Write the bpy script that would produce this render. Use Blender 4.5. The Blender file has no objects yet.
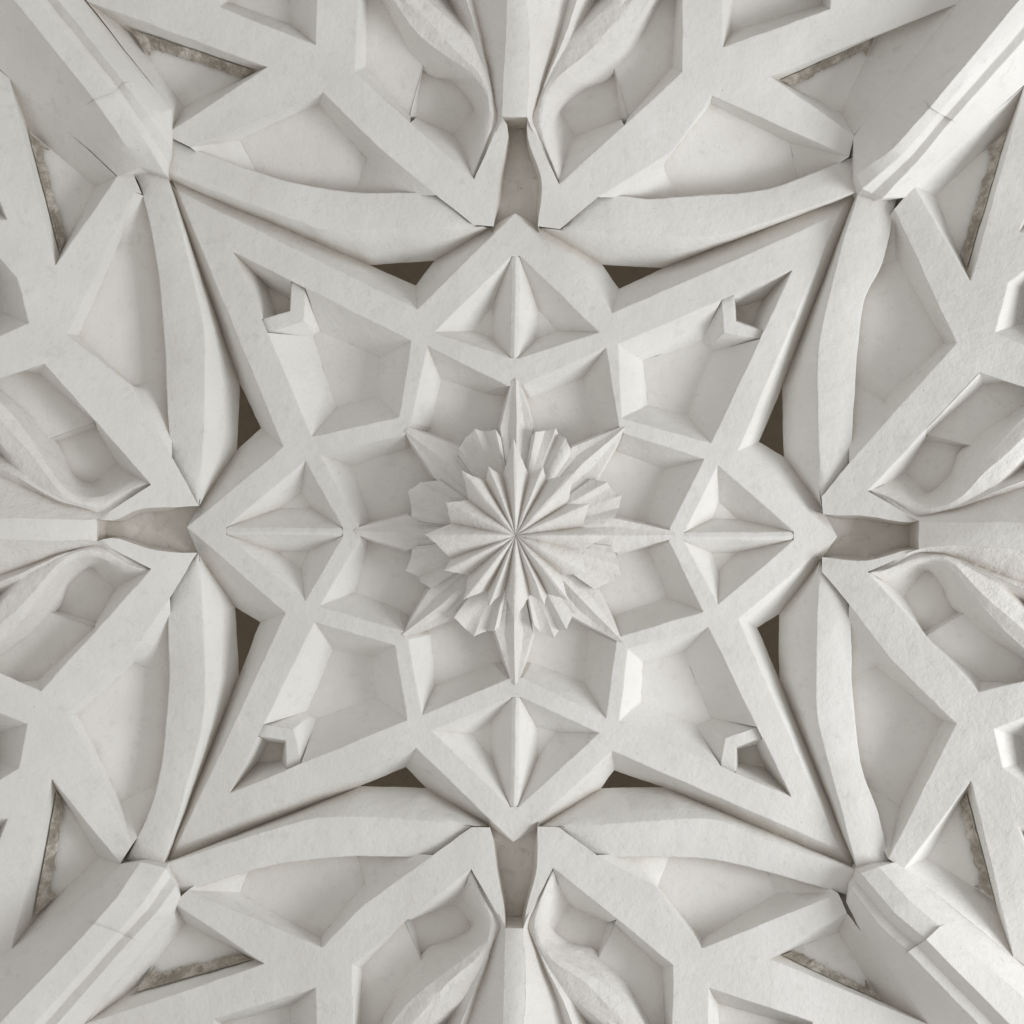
import bpy, bmesh, math, random
import numpy as np
from mathutils import Vector, noise
from mathutils.geometry import delaunay_2d_cdt
random.seed(7)

# ---------------------------------------------------------------- scene
scene = bpy.context.scene
world = bpy.data.worlds.new("World"); scene.world = world
world.use_nodes = True
bg = world.node_tree.nodes["Background"]
bg.inputs[0].default_value = (1.0, 0.972, 0.935, 1)
bg.inputs[1].default_value = 0.51
scene.view_settings.view_transform = 'Standard'
scene.view_settings.look = 'None'
scene.view_settings.exposure = 0
scene.render.engine = 'CYCLES'
scene.cycles.max_bounces = 12
scene.cycles.diffuse_bounces = 10
scene.cycles.use_denoising = True

# plan units: one unit is 5 mm; plan position (u, v) is measured in the plane of the star (height 0),
# h is how far a point hangs below that plane towards the floor of the chapel.
S = 0.005
D = 1400.0
CAMZ = 1.6

def world_pt(u, v, h, rough=True):
    k = (D - h) / D
    p = Vector(((u - 512) * k * S, (v - 512) * k * S, CAMZ + (D - h) * S))
    if rough:      # the hand-cut plaster is never quite true
        p = p + noise.noise_vector(p * 7.0) * 0.0032 + noise.noise_vector(p * 24.0) * 0.0020
    return p

# ---------------------------------------------------------------- materials
def plaster(name, lo, hi, grime=0.0, grime_col=(0.2, 0.15, 0.11), bump=1.0, bevel=0.012):
    m = bpy.data.materials.new(name); m.use_nodes = True
    nt = m.node_tree; N = nt.nodes; L = nt.links
    b = N["Principled BSDF"]
    b.inputs['Roughness'].default_value = 0.86
    b.inputs['Specular IOR Level'].default_value = 0.18
    tc = N.new('ShaderNodeTexCoord')
    def nz(scale, detail, rough=0.6):
        n = N.new('ShaderNodeTexNoise'); n.inputs['Scale'].default_value = scale
        n.inputs['Detail'].default_value = detail; n.inputs['Roughness'].default_value = rough
        L.new(tc.outputs['Object'], n.inputs['Vector']); return n
    def ramp(src, p0, p1, c0=(0, 0, 0, 1), c1=(1, 1, 1, 1)):
        r = N.new('ShaderNodeValToRGB'); r.color_ramp.elements[0].position = p0; r.color_ramp.elements[1].position = p1
        r.color_ramp.elements[0].color = c0; r.color_ramp.elements[1].color = c1
        L.new(src, r.inputs[0]); return r
    def mix(fac, a, bb):
        x = N.new('ShaderNodeMix'); x.data_type = 'RGBA'
        if isinstance(fac, float): x.inputs[0].default_value = fac
        else: L.new(fac, x.inputs[0])
        for s, i in ((a, 6), (bb, 7)):
            if isinstance(s, tuple): x.inputs[i].default_value = s
            else: L.new(s, x.inputs[i])
        return x.outputs[2]
    n1 = nz(2.3, 5); base = ramp(n1.outputs[0], 0.3, 0.7, (*lo, 1), (*hi, 1)).outputs[0]
    n2 = nz(14, 6, 0.7); blot = ramp(n2.outputs[0], 0.56, 0.74)
    col = mix(blot.outputs[0], base, tuple(c * 0.93 for c in lo) + (1,))
    # fine pits and specks
    n3 = nz(75, 2); sp = ramp(n3.outputs[0], 0.70, 0.76)
    n4 = nz(6, 3); reg = ramp(n4.outputs[0], 0.42, 0.58)
    mm = N.new('ShaderNodeMath'); mm.operation = 'MULTIPLY'
    L.new(sp.outputs[0], mm.inputs[0]); L.new(reg.outputs[0], mm.inputs[1])
    m2 = N.new('ShaderNodeMath'); m2.operation = 'MULTIPLY'; m2.inputs[1].default_value = 0.6
    L.new(mm.outputs[0], m2.inputs[0])
    col = mix(m2.outputs[0], col, (0.36, 0.32, 0.27, 1))
    if grime:
        n5 = nz(11, 8, 0.75); g = ramp(n5.outputs[0], 0.62 - 0.26 * grime, 0.70 - 0.16 * grime)
        col = mix(g.outputs[0], col, (*grime_col, 1))
    # occlusion shade painted into the colour of the creases, together with dust
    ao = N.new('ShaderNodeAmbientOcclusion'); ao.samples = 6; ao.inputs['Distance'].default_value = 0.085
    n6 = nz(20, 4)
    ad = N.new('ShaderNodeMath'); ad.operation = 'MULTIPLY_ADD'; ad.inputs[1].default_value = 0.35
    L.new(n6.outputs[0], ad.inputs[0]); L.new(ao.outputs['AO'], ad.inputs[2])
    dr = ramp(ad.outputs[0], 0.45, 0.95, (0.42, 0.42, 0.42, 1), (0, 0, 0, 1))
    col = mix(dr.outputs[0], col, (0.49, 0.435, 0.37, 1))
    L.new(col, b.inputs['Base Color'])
    # trowel and brush relief
    mp = N.new('ShaderNodeMapping'); mp.inputs['Scale'].default_value = (1, 1, 1)
    b1 = nz(9, 5, 0.62); b2 = nz(48, 4, 0.65); b3 = nz(160, 2)
    a1 = N.new('ShaderNodeMath'); a1.operation = 'MULTIPLY_ADD'; a1.inputs[1].default_value = 0.22
    L.new(b2.outputs[0], a1.inputs[0]); L.new(b1.outputs[0], a1.inputs[2])
    a2 = N.new('ShaderNodeMath'); a2.operation = 'MULTIPLY_ADD'; a2.inputs[1].default_value = 0.05
    L.new(b3.outputs[0], a2.inputs[0]); L.new(a1.outputs[0], a2.inputs[2])
    bp = N.new('ShaderNodeBump'); bp.inputs['Strength'].default_value = 0.55 * bump
    bp.inputs['Distance'].default_value = 0.016
    L.new(a2.outputs[0], bp.inputs['Height'])
    bv = N.new('ShaderNodeBevel'); bv.samples = 6; bv.inputs['Radius'].default_value = bevel
    L.new(bv.outputs[0], bp.inputs['Normal'])
    L.new(bp.outputs[0], b.inputs['Normal'])
    nt.nodes.remove(mp)
    return m

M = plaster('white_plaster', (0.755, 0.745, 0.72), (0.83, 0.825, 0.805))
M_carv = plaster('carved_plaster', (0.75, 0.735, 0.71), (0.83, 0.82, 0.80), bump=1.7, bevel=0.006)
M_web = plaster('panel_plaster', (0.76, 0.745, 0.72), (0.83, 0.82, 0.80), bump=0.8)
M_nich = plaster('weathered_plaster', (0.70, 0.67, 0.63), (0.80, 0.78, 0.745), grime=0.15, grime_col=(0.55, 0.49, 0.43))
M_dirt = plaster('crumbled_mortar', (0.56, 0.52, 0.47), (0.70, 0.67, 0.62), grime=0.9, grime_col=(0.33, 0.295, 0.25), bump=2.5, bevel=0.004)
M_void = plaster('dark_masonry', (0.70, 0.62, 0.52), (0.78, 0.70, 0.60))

# ---------------------------------------------------------------- mesh building
class MB:
    def __init__(s): s.v = []; s.f = []
    def add(s, pts): k = len(s.v); s.v.extend(pts); return k
    def grid(s, rows):           # rows: equal-length lists of (u,v,h)
        n = len(rows[0])
        k = s.add([p for r in rows for p in r])
        for i in range(len(rows) - 1):
            for j in range(n - 1):
                a = k + i * n + j
                s.f.append((a, a + 1, a + n + 1, a + n))
    def build(s, name, mat, parent=None, rough=True, angle=28, merge=0.0012):
        me = bpy.data.meshes.new(name)
        bm = bmesh.new()
        vs = [bm.verts.new(world_pt(*p, rough)) for p in s.v]
        for f in s.f:
            q = []
            for i in f:
                if i not in q: q.append(i)
            if len(q) > 2:
                try: bm.faces.new([vs[i] for i in q])
                except ValueError: pass
        bmesh.ops.dissolve_degenerate(bm, dist=0.0004, edges=bm.edges)
        bmesh.ops.delete(bm, geom=[v for v in bm.verts if not v.link_faces], context='VERTS')
        bmesh.ops.recalc_face_normals(bm, faces=bm.faces)
        dn = sum(f.normal.z * f.calc_area() for f in bm.faces)
        if dn > 0: bmesh.ops.reverse_faces(bm, faces=bm.faces)
        for f in bm.faces: f.smooth = True
        bm.to_mesh(me); bm.free()
        me.set_sharp_from_angle(angle=math.radians(angle))
        me.materials.append(mat)
        o = bpy.data.objects.new(name, me)
        scene.collection.objects.link(o)
        if parent:
            o.parent = parent
            o.matrix_parent_inverse = parent.matrix_world.inverted()
        return o

def lerp(a, b, t): return tuple(x + (y - x) * t for x, y in zip(a, b))
def dist(a, b): return math.hypot(a[0] - b[0], a[1] - b[1])
def inside(p, poly):
    x, y = p; c = False; n = len(poly)
    for i in range(n):
        x0, y0 = poly[i][:2]; x1, y1 = poly[(i + 1) % n][:2]
        if (y0 > y) != (y1 > y) and x < (x1 - x0) * (y - y0) / (y1 - y0) + x0: c = not c
    return c
def resample(poly, step=7, closed=True):
    out = []; n = len(poly)
    for i in range(n if closed else n - 1):
        a, b = poly[i], poly[(i + 1) % n]
        k = max(1, round(dist(a, b) / step))
        out += [lerp(a, b, j / k) for j in range(k)]
    if not closed: out.append(poly[-1])
    return out
def fill(mb, outer, hf, holes=(), step=7, grid=13):
    loops = [resample(outer, step)] + [resample(h, step) for h in holes]
    pts = []; edges = []
    for lp in loops:
        k = len(pts); n = len(lp)
        pts += [Vector(p[:2]) for p in lp]
        edges += [(k + i, k + (i + 1) % n) for i in range(n)]
    allb = np.array([p[:] for p in pts])
    us = [p[0] for p in outer]; vs = [p[1] for p in outer]
    rg = random.Random(3)
    u = min(us)
    while u < max(us):
        v = min(vs)
        while v < max(vs):
            p = (u + rg.uniform(-3, 3), v + rg.uniform(-3, 3))
            if inside(p, outer) and not any(inside(p, h) for h in holes):
                if np.min(np.hypot(allb[:, 0] - p[0], allb[:, 1] - p[1])) > 6: pts.append(Vector(p))
            v += grid
        u += grid
    V, E, F, *_ = delaunay_2d_cdt(pts, edges, [], 0, 1e-4)
    k = mb.add([(p[0], p[1], hf(p[0], p[1])) for p in V])
    for f in F:
        c = (sum(V[i][0] for i in f) / len(f), sum(V[i][1] for i in f) / len(f))
        if inside(c, outer) and not any(inside(c, h) for h in holes):
            mb.f.append(tuple(k + i for i in f))
def walls(mb, front, back, rows=4, closed=True, step=7, sag=0.0):
    """front/back: lists of (u,v,h) paired point by point"""
    n = len(front); A = []; B = []
    for i in range(n if closed else n - 1):
        a, b, c, d = front[i], front[(i + 1) % n], back[i], back[(i + 1) % n]
        k = max(1, round(dist(a, b) / step))
        for j in range(k): A.append(lerp(a, b, j / k)); B.append(lerp(c, d, j / k))
    if closed: A.append(front[0]); B.append(back[0])
    else: A.append(front[-1]); B.append(back[-1])
    R = []
    for r in range(rows + 1):
        t = r / rows; row = []
        for p, q in zip(A, B):
            x = lerp(p, q, t)
            row.append((x[0], x[1], x[2] - sag * math.sin(math.pi * t)))
        R.append(row)
    mb.grid(R)
def z(poly, h): return [(p[0], p[1], h(p[0], p[1]) if callable(h) else h) for p in poly]
def smooth_line(P, n):
    P = [tuple(p) for p in P]; Q = [lerp(P[1], P[0], 2)] + P + [lerp(P[-2], P[-1], 2)]
    L = [0]
    for i in range(len(P) - 1): L.append(L[-1] + dist(P[i], P[i + 1]))
    out = []
    for k in range(n):
        s = L[-1] * k / (n - 1); i = 0
        while i < len(P) - 2 and s > L[i + 1]: i += 1
        t = (s - L[i]) / max(1e-6, L[i + 1] - L[i])
        p0, p1, p2, p3 = Q[i:i + 4]
        cr = tuple(0.5 * (2 * b + (c - a) * t + (2 * a - 5 * b + 4 * c - d) * t * t + (3 * b - a - 3 * c + d) * t ** 3)
                   for a, b, c, d in zip(p0, p1, p2, p3))
        out.append(lerp(lerp(p1, p2, t), cr, 0.8))
    return out
def polyline(P, n):
    L = [0]
    for i in range(len(P) - 1): L.append(L[-1] + dist(P[i], P[i + 1]))
    out = []
    for k in range(n):
        s = L[-1] * k / (n - 1); i = 0
        while i < len(P) - 2 and s > L[i + 1]: i += 1
        out.append(lerp(P[i], P[i + 1], (s - L[i]) / max(1e-6, L[i + 1] - L[i])))
    return out

def thing(name, label, cat, at, group=None):
    o = bpy.data.objects.new(name, None); scene.collection.objects.link(o)
    o.empty_display_size = 0.1
    o.location = world_pt(*at, False)
    bpy.context.view_layer.update()
    o['label'] = label; o['category'] = cat
    if group: o['group'] = group
    return o

# ================================================================ STAR FRAME
star = thing('star_frame', 'large eight pointed star of straight white ribs framing sunken coffers round the carved flower', 'ceiling star', (515, 528, 0))
tips = dict(N=(515, 213), E=(837, 536), S=(513, 842), W=(187, 527))
TIP8 = [(515, 213), (839, 214), (837, 536), (840, 850), (513, 842), (176, 848), (187, 527), (177, 190)]
JUN = [(612, 313), (738, 451), (738, 619), (612, 751), (416, 748), (285, 613), (283, 447), (417, 309)]
outline = []
for i in range(8): outline += [TIP8[i], JUN[i]]
# ring of coffers round the flower: pairs of (node points) and apexes
APEX = dict(NNW=(427, 346), NNE=(606, 348), ENE=(704, 459), ESE=(703, 612), SSE=(606, 718), SSW=(422, 715), WSW=(320, 606), WNW=(320, 455))
RING = [  # name, node A side point, apex, node B side point (clockwise), floor A, floor apex, floor B
    ('NNE', (523, 385), (606, 348), (619, 426), (530, 398), (583, 378), (592, 437)),
    ('ENE', (624, 434), (704, 459), (670, 527), (616, 451), (664, 469), (643, 522)),
    ('ESE', (669, 542), (703, 612), (621, 636), (648, 549), (668, 597), (614, 616)),
    ('SSE', (616, 642), (606, 718), (523, 678), (589, 629), (584, 682), (531, 662)),
    ('SSW', (507, 679), (422, 715), (408, 639), (494, 662), (435, 685), (431, 634)),
    ('WSW', (404, 631), (320, 606), (360, 539), (400, 610), (355, 592), (367, 549)),
    ('WNW', (358, 525), (320, 455), (405, 435), (371, 523), (352, 466), (406, 449)),
    ('NNW', (411, 423), (427, 346), (507, 386), (431, 428), (441, 379), (484, 393)),
]
ring_hole = []
for r in RING: ring_hole += [r[1], r[2], r[3]]
# triangular sinkings: outer, end 1, end 2 and their floors
TRI = [
    [((434, 332), (512, 256), (510, 358), (473, 331), (492, 306), (492, 338)), ((599, 332), (520, 256), (518, 358), (557, 331), (538, 309), (537, 338))],
    [((718, 465), (684, 532), (794, 532), (719, 502), (712, 519), (737, 519)), ((718, 604), (684, 541), (794, 540), (719, 571), (712, 553), (735, 553))],
    [((431, 731), (512, 697), (510, 807), (472, 734), (490, 722), (491, 757)), ((599, 733), (520, 697), (518, 807), (556, 732), (536, 727), (538, 757))],
    [((305, 461), (226, 527), (343, 528), (301, 493), (281, 508), (311, 508)), ((305, 601), (226, 535), (343, 536), (301, 568), (278, 552), (308, 551))],
]
DIAM = [[p[0][0], p[0][1], p[1][1], p[1][0], p[1][2], p[0][2]] for p in TRI]
KITE = [  # A tip, hole [s1,s2,s3,B,C,D], floor, bracket face, pocket back
    ((233, 252), [(273, 330), (303, 321), (305, 289), (411, 341), (399, 417), (312, 437)],
     [(313, 336), (316, 333), (320, 331), (380, 357), (377, 397), (336, 407)], [(267, 317), (290, 311), (291, 282)],
     [(268, 287), (290, 300), (290, 311), (277, 316)], [(303, 296), (272, 330)]),
    ((792, 270), [(757, 338), (724, 333), (722, 302), (618, 344), (622, 418), (711, 443)],
     [(712, 352), (707, 346), (701, 342), (643, 360), (648, 405), (687, 415)], [(760, 330), (736, 321), (734, 297)],
     [(762, 300), (737, 308), (737, 320), (753, 325)], [(722, 305), (754, 338)]),
    ((230, 793), [(266, 726), (293, 729), (300, 761), (407, 720), (395, 646), (315, 622)],
     [(307, 711), (311, 715), (316, 719), (376, 697), (372, 657), (333, 650)], [(261, 738), (285, 741), (286, 768)],
     [(258, 762), (281, 760), (284, 744), (268, 742)], [(300, 758), (268, 727)]),
    ((791, 797), [(754, 728), (725, 738), (721, 765), (619, 721), (628, 648), (708, 627)],
     [(711, 718), (704, 722), (696, 725), (641, 702), (643, 662), (684, 652)], [(760, 739), (736, 747), (736, 772)],
     [(765, 768), (739, 762), (738, 750), (755, 746)], [(721, 763), (753, 729)]),
]
def on_line(p, a, b):
    t_ = ((p[0] - a[0]) * (b[0] - a[0]) + (p[1] - a[1]) * (b[1] - a[1])) / dist(a, b) ** 2
    return lerp(a, b, t_)
for kk in KITE:
    A_, H_, B_ = kk[0], kk[1], kk[3]
    H_[0] = on_line(H_[0], A_, H_[5]); H_[2] = on_line(H_[2], A_, H_[3])
    B_[0] = on_line(B_[0], A_, H_[5]); B_[2] = on_line(B_[2], A_, H_[3])
FH = -33.0
# dished face: the frame is very slightly lower at its points
def star_h(u, v): return 0.0
holes = [ring_hole] + DIAM + [[k[0], k[1][2], k[1][3], k[1][4], k[1][5], k[1][0]] for k in KITE]
fr = MB()
fill(fr, outline, star_h, holes)
panels = []
for nm, a, ap, b, fa, fap, fb in RING:
    walls(fr, z([a, ap, b], 0), z([fa, fap, fb], FH), closed=False, sag=1.5)
    panels.append([fa, fap, fb])
for i_ in range(8):
    r_, n_ = RING[i_], RING[(i_ + 1) % 8]
    walls(fr, z([r_[3], n_[1]], -1), z([r_[6], n_[4]], FH), closed=False)
NODE_OUT = [(516, 371), (631, 420), (682, 535), (630, 649), (515, 692), (396, 641), (346, 531), (398, 425)]
for i_ in range(8):
    panels[i_] = [NODE_OUT[i_]] + panels[i_] + [NODE_OUT[(i_ + 1) % 8], (516, 530)]
for pair in TRI:
    for o, e1, e2, fo, f1, f2 in pair:
        walls(fr, z([e1, o, e2], 0), z([f1, fo, f2], FH + 4), closed=False, sag=1.0)
# kite walls
for A, hole, floor, br, pb, _ in KITE:
    walls(fr, z(hole[2:] + hole[:1], 0), z(floor[2:] + floor[:1], FH - 4), closed=False, sag=1.5)
    walls(fr, z([br[0], A, br[2]], 0), z([pb[3], pb[0], pb[1]], -52), closed=False)
# outer faces of the frame, falling back into the grooves beside the curved ribs
GRV = [  # octants: vf, q2, q3, q1, vk
    [(490, 228), (434, 261), (416, 286), (370, 265), (172, 181)],
    [(540, 228), (602, 265), (619, 289), (663, 268), (856, 194)],
    [(822, 508), (784, 457), (759, 442), (782, 387), (856, 195)],
    [(821, 560), (779, 614), (757, 628), (779, 679), (856, 868)],
    [(540, 826), (601, 788), (614, 770), (663, 787), (855, 868)],
    [(490, 826), (426, 788), (406, 767), (360, 786), (167, 862)],
    [(199, 556), (235, 607), (260, 622), (239, 676), (167, 860)],
    [(200, 505), (237, 450), (261, 428), (240, 384), (170, 183)],
]
# octant -> (axis tip index, junction index, corner tip index)
OCT = [(0, 7, 7), (0, 0, 1), (2, 1, 1), (2, 2, 3), (4, 3, 3), (4, 4, 5), (6, 5, 5), (6, 6, 7)]
GD = -46.0
for o in range(8):
    vf, q2, q3, q1, vk = GRV[o]
    T_, J, K = TIP8[OCT[o][0]], JUN[OCT[o][1]], TIP8[OCT[o][2]]
    F = [T_, lerp(T_, J, 0.68), J, lerp(J, K, 0.24), lerp(J, K, 0.62), K]
    V = [vf + (-14,), q2 + (GD,), q3 + (GD,), q1 + (GD,), lerp(q1, vk, 0.55) + (-20,), vk + (-4,)]
    walls(fr, z(F, 0), V, closed=False)
    ce = tuple(sum(c) / 3 for c in zip(q1, q2, q3))
    w_ = lambda q: lerp(q, ce, -0.12)
    walls(fr, [q2 + (GD,), q3 + (GD,), q1 + (GD,)], [w_(q2) + (GD - 40,), w_(q3) + (GD - 40,), w_(q1) + (GD - 40,)], closed=False, rows=2)
fr.build('rib_lattice', M, star)
for poly in panels:
    m = MB(); fill(m, poly, lambda u, v: FH); m.build('coffer_panel', M_web, star)
for pair in TRI:
    m = MB()
    (o1, a1, b1, fo1, fa1, fb1), (o2, a2, b2, fo2, fa2, fb2) = pair
    ra, rb = [lerp(a1, b1, t) for t in (0, .5, 1)], [lerp(a2, b2, t) for t in (0, .5, 1)]
    walls(m, z(ra, -1.5), z(rb, -1.5), closed=False, rows=2, sag=-1.5)
    walls(m, z([a1, b1], -1.5), z([fa1, fb1], FH + 4), closed=False)
    walls(m, z([a2, b2], -1.5), z([fa2, fb2], FH + 4), closed=False)
    m.build('ridge_bar', M, star)
    for q in ((fo1, fa1, fb1), (fo2, fa2, fb2)):
        m = MB(); fill(m, list(q), lambda u, v: FH + 4); m.build('triangular_panel', M_web, star)
for A, hole, floor, br, pb, e in KITE:
    m = MB(); fill(m, floor, lambda u, v: FH - 4); m.build('kite_panel', M_web, star)
    m = MB()
    fill(m, br + [hole[2], hole[1], hole[0]], lambda u, v: -5.0, step=4, grid=9)
    walls(m, z(hole[:3], -5), z(floor[:3], FH - 4), closed=False)
    walls(m, z(br, -5), z([pb[3], pb[2], pb[1]], -52), closed=False)
    m.build('corner_bracket', M, star)
    m = MB(); fill(m, pb, lambda u, v: -52, step=4); m.build('pocket_panel', M_nich, star)

# ================================================================ ROSETTE
ros = thing('rosette', 'carved flower boss with pointed leaves hanging at the middle of the star', 'rosette', (515, 532, 10))
RAYS = [  # tip, left base, right base (seen from the tip looking in)
    ((516, 378), (500, 428), (533, 428)), ((625, 427), (572, 447), (597, 477)), ((674, 535), (615, 518), (617, 553)),
    ((623, 642), (597, 589), (573, 617)), ((515, 685), (532, 634), (495, 632)), ((402, 634), (457, 617), (429, 589)),
    ((354, 531), (407, 550), (407, 515)), ((405, 431), (434, 478), (459, 447)),
]
for ri, (tip, b1, b2) in enumerate(RAYS):
    m = MB()
    c = (515, 531)
    mid = lerp(b1, b2, 0.5)
    i1, i2 = lerp(b1, c, 0.55), lerp(b2, c, 0.55); im = lerp(mid, c, 0.55)
    ts = lambda p, q, r: [lerp(p, q, t) for t in (0, .33, .66, 1)] + [lerp(q, r, t) for t in (.5, 1)]
    hs_e = [0, -1.5, -1, 1, 4, 7]; hs_r = [1, 2.5, 4, 5.5, 9, 12]
    d = (b2[0] - b1[0], b2[1] - b1[1]); L_ = math.hypot(*d); d = (d[0] / L_, d[1] / L_)
    t1, t2 = RING[ri - 1][3], RING[ri][1]
    tip = (tip[0], tip[1])
    t1 = lerp(t1, tip, .45); t2 = lerp(t2, tip, .45)
    if (t2[0] - t1[0]) * d[0] + (t2[1] - t1[1]) * d[1] < 0: t1, t2 = t2, t1
    e1 = ts(t1, b1, i1); e2 = ts(t2, b2, i2); rm = ts(tip, mid, im)
    q1 = [lerp(a, b, 0.5) for a, b in zip(e1, rm)]; q2 = [lerp(a, b, 0.5) for a, b in zip(rm, e2)]
    R = []
    off = lambda e, s: [(p[0] + d[0] * s * w, p[1] + d[1] * s * w) for p, w in zip(e, (0.9, 1, 1, 1, 1, 1))]
    R.append([p + (FH - 1,) for p in off(e1, -2.5)])
    R.append([p + (-14 + h * .5,) for p, h in zip(off(e1, -1), hs_e)])
    R.append([p + (h,) for p, h in zip(e1, hs_e)])
    R.append([p + ((h + g) * .5 - 3.2 * k / 3,) for p, h, g, k in zip(q1, hs_e, hs_r, (0, 1, 2, 3, 3, 3))])
    R.append([p + (h,) for p, h in zip(rm, hs_r)])
    R.append([p + ((h + g) * .5 - 3.2 * k / 3,) for p, h, g, k in zip(q2, hs_e, hs_r, (0, 1, 2, 3, 3, 3))])
    R.append([p + (h,) for p, h in zip(e2, hs_e)])
    R.append([p + (-14 + h * .5,) for p, h in zip(off(e2, 1), hs_e)])
    R.append([p + (FH - 1,) for p in off(e2, 2.5)])
    m.grid(R); m.build('pointed_ray', M_carv, ros, angle=18)
CX, CY = 515.7, 535.3
q4 = lambda p: (395 + p[0] / 4.267, 415 + p[1] / 4.267)
# lower petals, ragged and hollowed, between the rays: rim points and how far each hangs down
LOBES = [
 [(268,170,-3),(272,140,2),(300,100,-2),(340,58,4),(382,68,-4),(430,60,3),(452,95,0)],
 [(580,90,0),(598,70,2),(640,64,-4),(686,56,4),(697,82,-2),(726,95,3),(750,142,-1),(745,180,-3)],
 [(835,272,-2),(905,284,3),(920,312,-3),(968,342,4),(955,396,-2),(938,438,2),(905,450,-2)],
 [(925,560,-2),(940,592,1),(953,640,-3),(968,692,3),(910,716,-3),(852,746,3),(830,730,-1)],
 [(762,850,-1),(732,916,3),(702,920,-3),(680,950,4),(622,930,-3),(592,898,2),(580,870,-1)],
 [(445,900,-1),(422,925,2),(392,922,-3),(336,946,4),(300,914,-2),(250,864,2),(262,840,-2)],
 [(180,725,-2),(152,738,3),(106,712,0),(100,690,-3),(44,666,4),(64,612,-3),(72,575,1),(95,560,-1)],
 [(95,450,-1),(70,432,1),(66,380,-3),(54,324,4),(110,284,-2),(150,282,2),(190,276,-2)],
]
for k, lobe in enumerate(LOBES):
    P = [(*q4(p), p[2]) for p in lobe]
    fine = []
    for a, b in zip(P[:-1], P[1:]):
        for t_ in (0, .25, .5, .75):
            x = lerp(a, b, t_); bow = -0.004 * math.sin(math.pi * t_)
            fine.append((x[0] + (x[0] - CX) * bow, x[1] + (x[1] - CY) * bow, x[2]))
    fine.append(P[-1])
    nf = len(fine); m = MB(); rows = []
    for fr_ in (0.3, 0.5, 0.66, 0.8, 0.91, 1.0):
        row = []
        for j, p in enumerate(fine):
            s_ = -1 + 2 * j / (nf - 1)
            cup = -5.5 * math.exp(-(s_ / .38) ** 2) + 2.5 * math.exp(-((abs(s_) - .62) / .22) ** 2)
            h = -1 + 7 * math.sin(math.pi * min(1, fr_ * .85)) + 4 * fr_ ** 3 + (cup + p[2] * fr_ ** 2) * fr_
            row.append((CX + (p[0] - CX) * fr_, CY + (p[1] - CY) * fr_, h))
        rows.append(row)
    rows.append([(p[0] * .99 + CX * .01, p[1] * .99 + CY * .01, p[2] - 8) for p in rows[-1]])
    rows.append([(p[0] * .9 + CX * .1, p[1] * .9 + CY * .1, p[2] - 20) for p in rows[-2]])
    m.grid(rows); m.build('lower_petal', M_carv, ros, angle=30)
# upper leaves: a sharp main point with half of the lesser point on either side of it
MAINP = [(505,100),(770,243),(908,515),(742,792),(508,885),(290,792),(125,510),(285,235)]
LESS = [(632,218),(830,378),(820,678),(638,808),(400,818),(208,665),(212,372),(398,215)]
AFTER = [(572,258),(735,377),(788,580),(652,762),(468,750),(312,683),(238,462),(385,282)]   # notch after each main point
BEFORE = [(460,258),(648,278),(800,478),(712,685),(578,768),(392,752),(238,612),(312,362)]  # notch before it
for k in range(8):
    rg = random.Random(90 + k)
    seq = [(LESS[k - 1], .35), (BEFORE[k], -1), (MAINP[k], 1), (AFTER[k], -1), (LESS[k], .35)]
    fine = []
    for (a, fa), (b, fb) in zip(seq[:-1], seq[1:]):
        a4, b4 = q4(a), q4(b)
        down = fa > fb
        for t_ in (0, .22, .42, .6, .76, .9):
            x = lerp(a4, b4, t_)
            u_ = t_ if down else 1 - t_             # 0 at the point, 1 in the notch
            hi, lo = (fa, fb) if down else (fb, fa)
            fo = hi + (lo - hi) * u_ ** 1.7
            bow = -0.008 * math.sin(math.pi * u_ ** .8) + (rg.uniform(-.012, .012) if 0 < t_ else 0)
            fine.append((x[0] + (x[0] - CX) * bow, x[1] + (x[1] - CY) * bow, fo))
    fine.append((*q4(LESS[k]), .35))
    m = MB(); rows = []
    for fr_ in (0.0, 0.1, 0.22, 0.36, 0.52, 0.68, 0.84, 1.0):
        row = []
        for p in fine:
            x, y = CX + (p[0] - CX) * fr_, CY + (p[1] - CY) * fr_
            r = math.hypot(x - CX, y - CY)
            amp = 8.5 * min(1, (fr_ / .75) ** 1.05) if fr_ > 0 else 0
            h = 50 - 6 * math.exp(-(r / 9) ** 2) - 15 * (r / 90) ** 1.7 + amp * p[2]
            row.append((x, y, h))
        rows.append(row)
    rows.append([(p[0] * .985 + CX * .015, p[1] * .985 + CY * .015, p[2] - 5) for p in rows[-1]])
    rows.append([(p[0] * .78 + CX * .22, p[1] * .78 + CY * .22, p[2] - 30) for p in rows[-2]])
    m.grid(rows); m.build('upper_leaf', M_carv, ros, angle=20)

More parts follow.
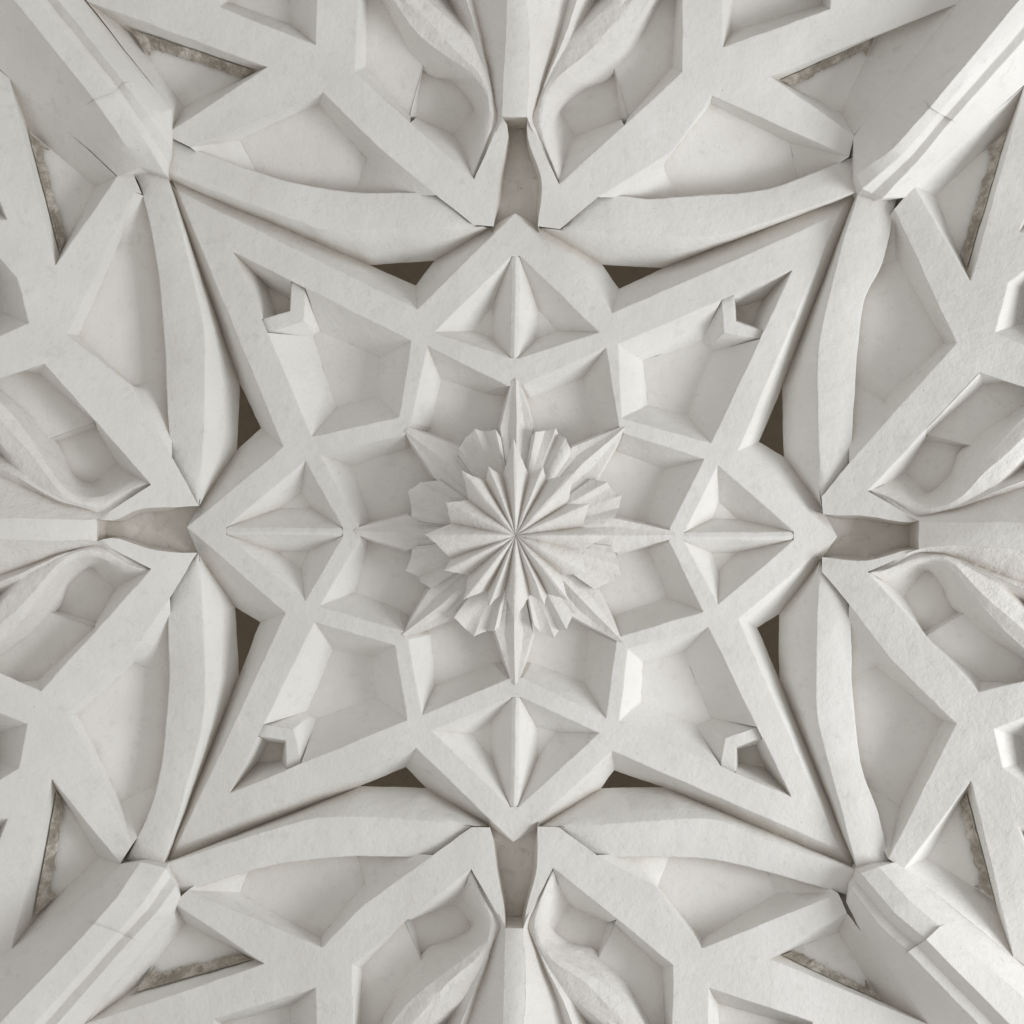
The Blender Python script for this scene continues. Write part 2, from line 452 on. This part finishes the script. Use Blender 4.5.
# ================================================================ OUTER BAYS
# points of the tracery of each half bay
K = [
 dict(a=(190,147), b=(323,93), c=(376,145), d=(436,195), e=(474,225), f=(494,226), fm=(499,178), g2=(508.5,132), g=(502,117), h=(474,180), i=(355,72), j=(358,0), k=(316,45), m=(267,67), n=(172,130), o=(88,2),
      bar=(507,0), q=[(422,78),(448,80),(473,107),(453,134),(416,117)], dr=(440,52)),
 dict(a=(849,157), b=(712,96), c=(672,152), d=(598,197), e=(560,229), f=(538,226), fm=(542,182), g2=(528,140), g=(527,117), h=(559,184), i=(682,72), j=(682,0), k=(723,47), m=(770,76), n=(854,135), o=(957,4),
      bar=(527,0), q=[(614,81),(586,90),(561,109),(577,135),(621,119)], dr=(607,50)),
 dict(a=(894,210), b=(956,343), c=(893,413), d=(849,463), e=(822,497), f=(823,514), fm=(868,516), g2=(903,522), g=(919,521), h=(868,491), i=(980,373), j=(1024,387), k=(995,333), m=(970,281), n=(914,186), o=(1024,86),
      bar=(1026,522), q=[(957,446),(951,470),(930,492),(907,471),(925,440)], dr=(991,452)),
 dict(a=(888,858), b=(956,724), c=(890,659), d=(849,604), e=(822,572), f=(822,557), fm=(866,561), g2=(903,551), g=(919,549), h=(867,572), i=(978,692), j=(1024,681), k=(994,729), m=(971,781), n=(904,869), o=(1013,957),
      bar=(1026,549), q=[(952,614),(942,588),(928,570),(905,597),(924,632)], dr=(989,614)),
 dict(a=(838,893), b=(702,948), c=(657,889), d=(597,855), e=(559,827), f=(537,827), fm=(537,868), g2=(528,905), g=(523,928), h=(553,868), i=(673,965), j=(672,1024), k=(709,988), m=(770,959), n=(847,913), o=(928,1024),
      bar=(523,1034), q=[(598,947),(575,943),(555,932),(571,907),(608,923)], dr=(602,982)),
 dict(a=(188,890), b=(322,947), c=(363,905), d=(433,855), e=(472,827), f=(490,827), fm=(496,868), g2=(503,905), g=(505,928), h=(471,869), i=(352,964), j=(353,1024), k=(316,988), m=(264,964), n=(174,903), o=(85,1024),
      bar=(503,1034), q=[(420,947),(451,938),(470,928),(453,905),(412,920)], dr=(430,984)),
 dict(a=(132,845), b=(67,714), c=(133,651), d=(170,598), e=(197,553), f=(183,553), fm=(150,549), g2=(115,538), g=(97,541), h=(151,569), i=(41,691), j=(0,672), k=(27,724), m=(52,779), n=(120,864), o=(12,949),
      bar=(-10,539), q=[(62,611),(67,590),(88,568),(114,590),(96,622)], dr=(27,614)),
 dict(a=(135,192), b=(67,334), c=(132,386), d=(172,457), e=(199,506), f=(181,507), fm=(140,509), g2=(115,520), g=(97,519), h=(151,485), i=(45,364), j=(0,380), k=(29,323), m=(55,265), n=(117,177), o=(10,79),
      bar=(-10,519), q=[(61,441),(72,471),(91,482),(116,463),(97,428)], dr=(27,433)),
]
RIN = [
 [(480,226),(425,227),(327,230),(300,222),(225,195),(171,174)],
 [(556,229),(642,234),(713,236),(767,222),(857,191)],
 [(821,499),(818,416),(819,343),(839,256),(858,192)],
 [(820,562),(817,620),(817,712),(829,765),(857,868)],
 [(560,827),(642,822),(711,819),(768,840),(856,870)],
 [(470,826),(381,817),(315,818),(256,834),(165,864)],
 [(199,556),(204,637),(204,712),(192,768),(164,862)],
 [(199,505),(204,418),(204,331),(188,256),(168,180)],
]
ROUT = [
 [(476,226),(436,195),(350,192),(275,178),(190,147),(172,138)],
 [(560,230),(598,197),(652,199),(692,196),(767,189),(850,158)],
 [(822,499),(849,463),(854,401),(857,356),(864,301),(883,261),(895,206)],
 [(822,566),(849,604),(852,687),(861,765),(878,813),(889,858)],
 [(559,828),(597,855),(672,857),(717,860),(768,872),(845,894)],
 [(472,827),(433,855),(356,856),(306,860),(256,869),(186,891)],
 [(198,553),(170,598),(169,687),(161,768),(150,810),(133,846)],
 [(199,507),(172,457),(164,331),(156,256),(142,192),(131,168)],
]
def T(o):
    if o in (0, 1): d = lambda u, v: 226 - v
    elif o in (2, 3): d = lambda u, v: u - 822
    elif o in (4, 5): d = lambda u, v: v - 826
    else: d = lambda u, v: 197 - u
    return lambda u, v: 7 + 0.27 * max(-6, d(u, v))
# thin-plate map from the first half bay to the others
KEYS = ['a','b','c','d','e','f','g','h','i','k','m','n','bar','dr']
def ctrl(o): return np.array([K[o][k] for k in KEYS] + K[o]['q'] , float)
def tps(o):
    if o == 0: return lambda p: tuple(p)
    A = ctrl(0) / 500; B = ctrl(o); n = len(A)
    def U(r): return np.where(r > 1e-9, r * r * np.log(r + 1e-12), 0)
    Kn = U(np.linalg.norm(A[:, None] - A[None], axis=2)) + 2e-4 * np.eye(n)
    Pm = np.hstack([np.ones((n, 1)), A])
    Lm = np.block([[Kn, Pm], [Pm.T, np.zeros((3, 3))]])
    W = np.linalg.solve(Lm, np.vstack([B, np.zeros((3, 2))]))
    def f(p):
        q = np.array(p[:2], float) / 500
        r = U(np.linalg.norm(A - q, axis=1))
        out = r @ W[:n] + np.array([1, q[0], q[1]]) @ W[n:]
        return (float(out[0]), float(out[1]))
    return f

side = ['upper', 'upper', 'right', 'right', 'lower', 'lower', 'left', 'left']
where = ['left of the upper fan', 'right of the upper fan', 'above the right fan', 'below the right fan',
         'right of the lower fan', 'left of the lower fan', 'below the left fan', 'above the left fan']
rib_lab = ['from the upper left diagonal rib to the top star point', 'from the upper right diagonal rib to the top star point',
           'from the upper right diagonal rib to the right star point', 'from the lower right diagonal rib to the right star point',
           'from the lower right diagonal rib to the bottom star point', 'from the lower left diagonal rib to the bottom star point',
           'from the lower left diagonal rib to the left star point', 'from the upper left diagonal rib to the left star point']

def inset(poly, t):
    cx = sum(p[0] for p in poly) / len(poly); cy = sum(p[1] for p in poly) / len(poly)
    return [lerp(p, (cx, cy), t) for p in poly]

KFL = [  # floor of each kite: near the node, apex, ledge on the bar side, ledge on the rib side, node end on the rib side
 [(240,140),(318,104),(367,160),(356,189),(254,167)],
 [(790,143),(711,104),(662,165),(676,192),(796,171)],
 [(896,258),(944,343),(883,400),(857,383),(880,266)],
 [(900,806),(942,721),(877,666),(854,677),(876,792)],
 [(776,893),(702,939),(658,886),(668,859),(768,873)],
 [(240,893),(320,938),(365,882),(357,857),(248,872)],
 [(121,801),(78,714),(135,663),(164,674),(143,791)],
 [(120,243),(79,336),(135,387),(164,377),(142,253)],
]
for kk in K:
    kk['fin'] = smooth_line([kk['f'], kk['fm'], kk['g2'], kk['g']], 12)
N2 = [(172,111),(872,113),(931,169),(930,889),(861,931),(174,913),(95,885),(92,154)]
for o in range(8):
    k = K[o]; f = tps(o); t = T(o)
    # ---- curved rib
    n = 61
    a_in = smooth_line(RIN[o], n); a_out = smooth_line(ROUT[o], n)
    hr = lambda s: 3.0 - 3.0 * math.sin(math.pi * min(1, s * 1.3)) + 24 * max(0, s - 0.35) ** 1.4
    vf, q2, q3, q1, vk = GRV[o]
    vline = [vf + (-14,), q2 + (GD,), q1 + (GD,), lerp(q1, vk, 0.55) + (-20,), vk + (-4,)]
    lens = [dist(vline[i], vline[i + 1]) for i in range(4)]; tot = sum(lens)
    cnt = [max(3, round((n - 1) * l / tot)) for l in lens]; cnt[3] += n - 1 - sum(cnt)
    val = [lerp(vline[i], vline[i + 1], j / cnt[i]) for i in range(4) for j in range(cnt[i])] + [vline[4]]
    m = MB(); rows = [[], [], [], [], [], [], [], [], [], []]
    for i in range(n):
        s = i / (n - 1)
        p, q, w = a_in[i], a_out[i], val[i]
        h = t(*lerp(p, q, .5)) - 3.5 - 3 * math.exp(-s / .05)
        rows[0].append((*lerp(q, p, .1), h - 60)) ; rows[1].append((q[0], q[1], h - 20))
        rows[2].append((*q, h)); rows[3].append((*lerp(q, p, .33), h + 1.2)); rows[4].append((*lerp(q, p, .67), h + 1.2)); rows[5].append((*p, h))
        for r_, tt in ((6, .25), (7, .5), (8, .75), (9, 1)):
            x = lerp((*p, h), w, tt); b_ = math.sin(math.pi * tt)
            rows[r_].append((x[0], x[1], x[2] + 7 * b_))
    for r_ in rows[:9]:
        a_, b_ = r_[-2], r_[-1]; L_ = dist(a_, b_)
        r_.append((b_[0] + (b_[0] - a_[0]) / L_ * 15, b_[1] + (b_[1] - a_[1]) / L_ * 15, b_[2] - 4))
    rows[9].append(rows[9][-1])
    m.grid(rows)
    rib = m.build('curved_rib', M)
    rib['label'] = 'curved white rib sweeping ' + rib_lab[o]; rib['category'] = 'curved rib'; rib['group'] = 'curved ribs round the star'
    # ---- tracery
    tr = thing('tracery_bars', 'flat branching white tracery with sunken panels ' + where[o], 'tracery', (*k['b'], t(*k['b'])), 'tracery beside the fans')
    NS = o in (0, 1, 4, 5)
    if NS:
        l = f((220, 7)) if o != 1 else (830, 9)
        if o == 4: l = (812, 1022)
        if o == 5: l = (214, 1019)
        yo = -45 if o < 2 else 1069
        kx = k['k'][0]
        # the diagonal rib's edge carried on beyond the picture
        ext = {0: (52, yo), 1: (995, yo), 4: (958, yo), 5: (52, yo)}[o]
        tail = [(k['j'][0], yo), (kx + (1 if o in (0, 5) else -1), yo), k['k'], l, (l[0], yo), ext, k['o']]
        t2 = [k['k'], l, (l[0], yo), (kx + (1 if o in (0, 5) else -1), yo)]
        fk = {0: (290, 24), 1: (731, 32), 4: (718, 1004), 5: (290, 1006)}[o]
        sx = 1 if o in (0, 5) else -1
        t2f = [fk, (l[0] + 8 * sx, l[1] + (-5 if o < 2 else 5)), (l[0] + 8 * sx, yo), (fk[0] - 4 * sx, yo)]
        t3 = None
    else:
        W = o in (6, 7); xo = -45 if W else 1069; x0 = 0 if W else 1024
        tabl = {7: dict(j2=394, kb=(0, 336), kb2=350, l1=(17, 278), l2=(0, 258), l3=236, t0=205, ta=(0, 217), t=(7, 220), tb=(0, 187), end=34),
                6: dict(j2=654, kb=(0, 713), kb2=697, l1=(19, 768), l2=(0, 780), l3=806, t0=842, ta=(0, 818), t=(7, 819), tb=(0, 853), end=996),
                2: dict(j2=399, kb=(1024, 344), kb2=360, l1=(1008, 283), l2=(1024, 271), l3=243, t0=212, ta=(1024, 233), t=(1019, 232), tb=(1024, 212), end=44),
                3: dict(j2=671, kb=(1024, 717), kb2=701, l1=(1003, 768), l2=(1024, 783), l3=812, t0=842, ta=(1024, 824), t=(1017, 825), tb=(1024, 850), end=998)}[o]
        tb2 = (xo, tabl['tb'][1] - 100 if o in (7, 2) else tabl['tb'][1] + 100)
        tail = [(xo, tabl['j2']), (xo, tabl['kb2']), tabl['kb'], k['k'], tabl['l1'], tabl['l2'], (xo, tabl['l3']),
                (xo, tabl['ta'][1]), tabl['t'], tb2, (xo, tabl['end']), k['o']]
        t2 = [(xo, tabl['kb2']), tabl['kb'], k['k'], tabl['l1'], tabl['l2'], (xo, tabl['l3'])]
        t2f = inset(t2, 0.0); cxx = xo
        t2f = [lerp(p, (xo, sum(q[1] for q in t2) / 6), .38) for p in t2]
        t3 = [(xo, tabl['ta'][1]), tabl['t'], tb2]
    n2 = N2[o]
    face = [k['n']] + ([ROUT[o][-1]] if o in (0, 7) else []) + ([(142, 194)] if o == 7 else []) + [k['a'], k['b'], k['c'], k['d'], k['e'], *k['fin'], k['h'], k['i'], k['j']] + tail + [k['m']]
    body = MB()
    fill(body, face, t)
    dep = lambda a: (lambda u, v: t(u, v) - a * 0.8)
    # kite beside the curved rib
    R_ = [p for p in ROUT[o][2:] if dist(p, k['a']) > 26]
    if o in (0, 7): R_ = R_[:2] if o == 0 else R_[:2]
    rn = lerp(lerp(k['a'], R_[-1], .12), RIN[o][-2], .15); rf = lerp(KFL[o][0], KFL[o][4], 2.1 if o != 7 else 1.5)
    if o == 7: rf, rn = (156, 246), (152, 200)
    kfl = list(KFL[o][:4]); kfl[3] = lerp(kfl[2], kfl[3], 1.3)
    kf = [rn, k['a'], k['b'], k['c'], k['d']]
    cen = lerp(kfl[0], kfl[2], .5)
    kz = z(kf, t); kz[0] = (*kz[0][:2], kz[0][2] - 16)
    walls(body, kz, z([rf] + kfl, dep(44)), closed=False, sag=1.5)
    floor_k = kfl + [lerp(p, cen, -0.12) for p in R_] + [rf]
    # vault web closing the bay behind everything
    rm = [lerp(p, q, .45) for p, q in zip(smooth_line(ROUT[o], 9)[::-1], smooth_line(RIN[o], 9)[::-1])]
    if NS: outp = [(k['bar'][0], yo), (ext[0], yo)]
    else: outp = [(xo, k['bar'][1]), (xo, tabl['end'])]
    ribside = lerp(k['a'], rm[0], .5)
    web = [k['o'], lerp(n2, k['o'], -.15)] + rm + k['fin'] + [k['bar']] + outp
    # T1
    t1 = [k['o'], k['m'], k['n'], n2]
    t1f = [f(p) for p in ((132, 34), (253, 73), (184, 107), (178, 99))]
    walls(body, z(t1, t), z(t1f, dep(40)), sag=1.0)
    walls(body, z(t2, t), z(t2f, dep(34)), sag=1.0)
    if t3: walls(body, z(t3, t), z(inset(t3, .3), dep(30)))
    # scroll hole: main panel and its small deep panel
    jj = lerp(k['i'], k['j'], 1.55)
    mj = f((368, -42))
    fl_i = f((366, 67)); fl_m = f((410, 116))
    mid_hi = lerp(k['i'], k['h'], 0.47)
    walls(body, z([jj, k['i'], mid_hi], t), z([mj, fl_i, fl_m], dep(46)), closed=False)
    qd = [f(p) for p in ((422, 78), (448, 80), (473, 107), (453, 134), (416, 117))]
    qx = lerp(qd[4], qd[3], 1.4)
    walls(body, z([mid_hi, k['h']], t), [(*qd[4], t(*qd[4]) - 50), (*qx, t(*qx) - 50)], closed=False, rows=5, sag=-4)
    s1, s2 = fl_m, f((421, 74))
    walls(body, z([lerp(s2, s1, 1.3), s1, s2, lerp(s1, s2, 1.38)], dep(45)), z([lerp(qd[0], qd[4], 1.3), qd[4], qd[0], lerp(qd[4], qd[0], 1.4)], dep(62)), closed=False)
    # fin edge falling into the niche
    ctr = lerp(k['g'], k['e'], 0.5)
    body.build('bar_network', M, tr)
    for poly, dd, nm in ((floor_k, 44, 'kite_panel'), (t1f, 40, 'triangular_panel'), (t2f, 34, 'edge_panel'),
                         ([mj, fl_i, lerp(s2, s1, 1.3), s2, lerp(s1, s2, 1.38), f((396, -2)), f((376, -42))], 46, 'fan_side_panel')):
        m = MB(); fill(m, poly, dep(dd)); m.build(nm, M_web, tr)
    if t3:
        m = MB(); fill(m, inset(t3, .3), dep(30)); m.build('edge_panel', M_nich, tr)
    m = MB(); fill(m, [lerp(qd[0], qd[4], 1.3), lerp(qd[4], qd[0], 1.4), f((457, 66)), f((484, 100)), f((462, 142))], dep(62), step=5, grid=9); m.build('deep_panel', M_web, tr)
    m = MB(); fill(m, web, dep(72), step=12, grid=26); m.build('vault_web', M_web, tr)
    # crumbled joint along the outer edge of the triangle
    m = MB(); rg = random.Random(o * 5 + 1); n = 34; rows = [[], [], [], []]
    A_, B_ = t1f[0], t1f[1]; C_ = lerp(t1f[2], t1f[3], .5)
    for i in range(n):
        s = i / (n - 1); p = lerp(lerp(A_, B_, .02), lerp(A_, B_, .985), s)
        wd = 0.15 + 0.06 * noise.noise(Vector((i * .5, o * 3.1, 0))) + rg.uniform(-.015, .015)
        if s < .12: wd += .16 * (1 - s / .12)
        up = lerp(p, lerp(k['o'], k['m'], s), 0.25)
        rows[0].append((*up, t(*up) - 20)); rows[1].append((*p, t(*p) - 24 + rg.uniform(-1, 2)))
        x = lerp(p, C_, wd * .5); rows[2].append((*x, t(*x) - 25 + rg.uniform(-1, 2)))
        x = lerp(p, C_, wd); rows[3].append((*x, t(*x) - 27.6))
    m.grid(rows); m.build('crumbled_joint', M_dirt, tr)

# ================================================================ DIAGONAL RIBS
DIAG = [
 ('upper left', 7, 0, [[(10,79),(5,-12),(38,0),(58,0),(86,2)], [(60,125),(93,99),(113,92),(123,82),(150,83)], [(92,153),(117,133),(139,132),(148,114),(172,110)], [(118,177),(140,167),(166,176),(171,150),(173,134)]]),
 ('upper right', 1, 2, [[(957,4),(1019,0),(1033,4),(1033,30),(1024,85)], [(905,70),(930,107),(939,113),(952,120),(970,135)], [(872,112),(893,148),(902,155),(918,160),(932,169)], [(853,137),(856,175),(862,189),(882,198),(905,198)]]),
 ('lower right', 3, 4, [[(1013,957),(1032,1004),(1006,1021),(980,1026),(928,1024)], [(965,918),(940,926),(926,940),(908,952),(890,972)], [(930,889),(909,900),(894,913),(878,924),(861,931)], [(896,862),(878,866),(860,873),(850,888),(846,902)]]),
 ('lower left', 6, 5, [[(12,949),(4,1018),(37,1021),(57,1024),(86,1022)], [(60,912),(93,924),(117,932),(132,938),(150,946)], [(95,884),(117,896),(141,906),(155,914),(174,913)], [(120,864),(140,862),(166,868),(176,886),(181,896)]]),
]
CORNER = {'upper left': (177, 190), 'upper right': (839, 214), 'lower right': (840, 850), 'lower left': (176, 848)}
for nm, oa, ob, st in DIAG:
    d = thing('diagonal_rib', 'broad moulded diagonal rib running from the star to the %s corner' % nm, 'diagonal rib', (*st[1][2], 40), 'diagonal ribs')
    ta, tb = T(oa), T(ob)
    st = [[lerp(q, p, 1.6) for p, q in zip(st[0], st[1])]] + st
    offs = [[0, 62, 58, 48, 1], [0, 60, 56, 46, 1], [0, 50, 47, 38, 1], [0, 24, 26, 20, 1]]
    if nm == 'lower right': offs = [[0, 52, 62, 50, 1], [0, 50, 60, 48, 1], [0, 40, 48, 38, 1], [0, 18, 24, 20, 1]]
    offs = [offs[0]] + offs
    offs[4][1:4] = [v - 0 for v in offs[4][1:4]]
    st = st + [[lerp(p, CORNER[nm], .38) for p in st[-1]]]
    offs.append([-30, -22, -18, -22, -30])
    rows = []
    for P, O in zip(st, offs):
        row = []
        for i, (p, h) in enumerate(zip(P, O)):
            tt = lerp((ta(*p),), (tb(*p),), i / 4)[0]
            row.append((*p, tt + h))
        # moulding: extra fillets between
        r2 = []
        for i in range(4):
            a, b = row[i], row[i + 1]
            r2.append(a)
            if i == 1: r2 += [lerp(a, b, .5)]
            elif i == 2:
                g = lerp(a, b, .5); r2.append((g[0], g[1], g[2] - 6))
            else:
                for s in (.25, .5, .75): r2.append(lerp(a, b, s))
        r2.append(row[4]); rows.append(r2)
    # the moulding stops at a joint and a plainer block carries on to the node
    step = [r if not 4 <= j <= 8 else (r[0], r[1], r[2] + 3) for j, r in enumerate(rows[2])]
    hem = lambda R: [[(*r[0][:2], r[0][2] - 45)] + list(r) + [(*r[-1][:2], r[-1][2] - 45)] for r in R]
    rows = hem(rows); step = hem([step])[0]
    fine = []
    for i in range(2):
        q_ = [rows[0], rows[1], step][i + 1]
        for s in range(9):
            fine.append([lerp(a, b, s / 9) for a, b in zip(rows[i], q_)])
    fine.append(step)
    m = MB(); m.grid(fine); m.build('moulding', M, d)
    fine = []
    for i in range(2, len(rows) - 1):
        for s in range(9):
            fine.append([lerp(a, b, s / 9) for a, b in zip(rows[i], rows[i + 1])])
    fine.append(rows[-1])
    m = MB(); m.grid(fine); m.build('node_block', M, d)
    # keyed block where the moulding meets the node
    # joint line across the face
# ================================================================ FANS
ST = [  # bar edge, valley, ridge, mid, drape right, drape mid, drape left, foot
 [(508,-42),(462,-42),(455,-42),(428,-42),(392,-42),(380,-42),(368,-42),(358,-42)],
 [(507,0),(473,0),(466,0),(447,0),(428,0),(411,0),(393,0),(381,0)],
 [(506,32),(481,32),(476,32),(470,34),(463,32),(441,34),(418,34),(401,36)],
 [(505,52),(485,52),(482,52),(478,52),(474,52),(457,52),(440,52),(412,57)],
 [(504,70),(489,70),(487,70),(485,70),(483,70),(477,70),(468,70),(430,76)],
 [(503,88),(492,88),(491,88),(490,88),(489,88),(486,88),(482,88),(450,81)],
 [(503,103),(495,103),(494,104),(492,104),(491,104),(489,104),(486,104),(473,107)],
 [(502,117),(497,121),(495,123),(493,124),(491,124),(488,124),(484,125),(464,121)],
 [(484,156),(482,156),(481,156),(480,156),(479,155),(477,152),(475,148),(457,131)],
 [(475,178),(474,177),(473,176),(472,174),(471,172),(470,168),(468,163),(453,135)],
]
OF = [
 [24, -8, 4, -34, 2, 5, 2, -37], [22, -8, 4, -32, 2, 5, 2, -37], [20, -6, 4, -2, 2, 6, 2, -37], [18, -5, 4, 1, 3, 6, 2, -38],
 [15, -4, 3, 2, 3, 5, 2, -44], [12, -3, 2, 2, 3, 3, 1, -50], [9, -3, 0, 2, 2, 2, -1, -50], [5, -4, -3, -2, -1, -2, -5, -50],
 [0, -5, -4, -4, -5, -7, -11, -50], [-1, -4, -4, -5, -6, -9, -14, -50],
]
FAN = [('upper', 0, 1, (515, 60)), ('right', 2, 3, (960, 535)), ('lower', 5, 4, (514, 970)), ('left', 6, 7, (50, 530))]
for nm, oa, ob, ctr in FAN:
    fan = thing('fan_springer', 'fluted white fan springing from the %s edge with draped mouldings and a dark niche' % nm, 'fan vault', (*ctr, 60), 'fans at the four sides')
    ed = []
    for o in (oa, ob):
        f = tps(o); t = T(o); cols = []
        for P, O in zip(ST, OF):
            cols.append([(*f(p), t(*f(p)) + h) for p, h in zip(P, O)])
        for r_, tt in ((-3, .0), (-2, .6), (-1, 1.0)):
            p = lerp(lerp(K[o]['g'], K[o]['h'], tt), K[o]['f'], .07 if r_ > -3 else 0)
            cols[r_][0] = (*p, t(*p) + (5 if r_ == -3 else -7))
        # refine along the length and across
        n = 60
        lines = [smooth_line([c[i] for c in cols], n) for i in range(8)]
        rows = []
        for i in range(7):
            sub = 5 if i in (0, 6) else 3
            for s in range(sub):
                ss = s / sub
                rows.append([lerp(a, b, ss) if i not in (4, 5) else
                             (*lerp(a, b, ss)[:2], lerp(a, b, ss)[2] + 1.5 * max(0, 1 - ii / 34) * math.sin(ss * math.pi * 2)) for ii, (a, b) in enumerate(zip(lines[i], lines[i + 1]))])
        rows.append(lines[7])
        rows.append([(*lerp(a[:2], b[:2], .1), a[2] - 14) for a, b in zip(lines[7], lines[6])])
        m = MB(); m.grid(rows); m.build('draped_moulding', M_carv, fan)
        ed.append([c[0] for c in cols[:8]])
    m = MB()
    A_, B_ = ed
    pa, pb = polyline(A_, 24), polyline(B_, 24)
    m.grid([[(*lerp(a, b, s)[:2], lerp(a, b, s)[2] + 1.5 * math.sin(math.pi * s)) for a, b in zip(pa, pb)] for s in (0, .2, .4, .6, .8, 1)])
    # end face of the shaft above the niche
    ea, eb = pa[-1], pb[-1]
    walls(m, [ea, eb], [(ea[0], ea[1], -20), (eb[0], eb[1], -20)], closed=False)
    m.build('shaft', M, fan)
    ka, kb = K[oa], K[ob]; ta, tb = T(oa), T(ob)
    front = z(ka['fin'], ta) + z(kb['fin'][::-1], tb)
    c = lerp(ka['fm'], kb['fm'], .5)
    back = []
    for p in front:
        q = lerp(p[:2], c, 0.2); back.append((*q, -18))
    ax = lerp(ka['f'], kb['f'], .5)
    for j in (0, -1): back[j] = (*lerp(lerp(front[j][:2], ax, .15), c, -0.5), -18)
    m = MB(); walls(m, front, back, rows=6, sag=6, closed=False)
    fill(m, [p[:2] for p in back], lambda u, v: -18 - 5 * math.exp(-(((u - c[0]) ** 2 + (v - c[1]) ** 2) / 500)) + 3.0 * math.exp(-abs(min(abs(u - c[0]), abs(v - c[1]))) / 2.5), step=5, grid=6)
    m.build('niche', M_nich, fan)

# ================================================================ behind everything
def struct(name, mb, mat):
    o = mb.build(name, mat, rough=False); o['kind'] = 'structure'; return o
m = MB()
m.grid([[(-500 + 200 * i, -500 + 200 * j, -150) for i in range(11)] for j in range(11)])
struct('background', m, M_void)
# the plain plaster of the neighbouring bays, all round
m = MB()
a0, a1, b0, b1 = -16, 1040, -700, 1740
for P_, Q_ in (((a0, a0), (a1, a0)), ((a1, a0), (a1, a1)), ((a1, a1), (a0, a1)), ((a0, a1), (a0, a0))):
    far = lambda p: (b0 if p[0] < 512 else b1, b0 if p[1] < 512 else b1)
    walls(m, z([P_, Q_], 62), z([far(P_), far(Q_)], 70), closed=False, rows=6, step=60)
struct('ceiling', m, M)

# ================================================================ camera and light
cam = bpy.data.cameras.new('camera'); co = bpy.data.objects.new('camera', cam)
scene.collection.objects.link(co); scene.camera = co
co.location = (0, 0, CAMZ); co.rotation_euler = (math.pi, 0, 0)
cam.sensor_width = 36; cam.lens = 36 * D / 1024; cam.clip_end = 200; cam.clip_start = 0.05

def area(name, loc, target, sx, sy, power, col):
    l = bpy.data.lights.new(name, 'AREA'); l.shape = 'RECTANGLE'; l.size = sx; l.size_y = sy; l.energy = power; l.color = col
    o = bpy.data.objects.new(name, l); scene.collection.objects.link(o)
    o.location = loc
    o.rotation_euler = (Vector(target) - Vector(loc)).to_track_quat('-Z', 'Y').to_euler()
    return o
area('window_light', (7.4, 1.9, 4.2), (0, 0, 8.6), 3.4, 3.6, 445, (0.97, 0.985, 1.0))
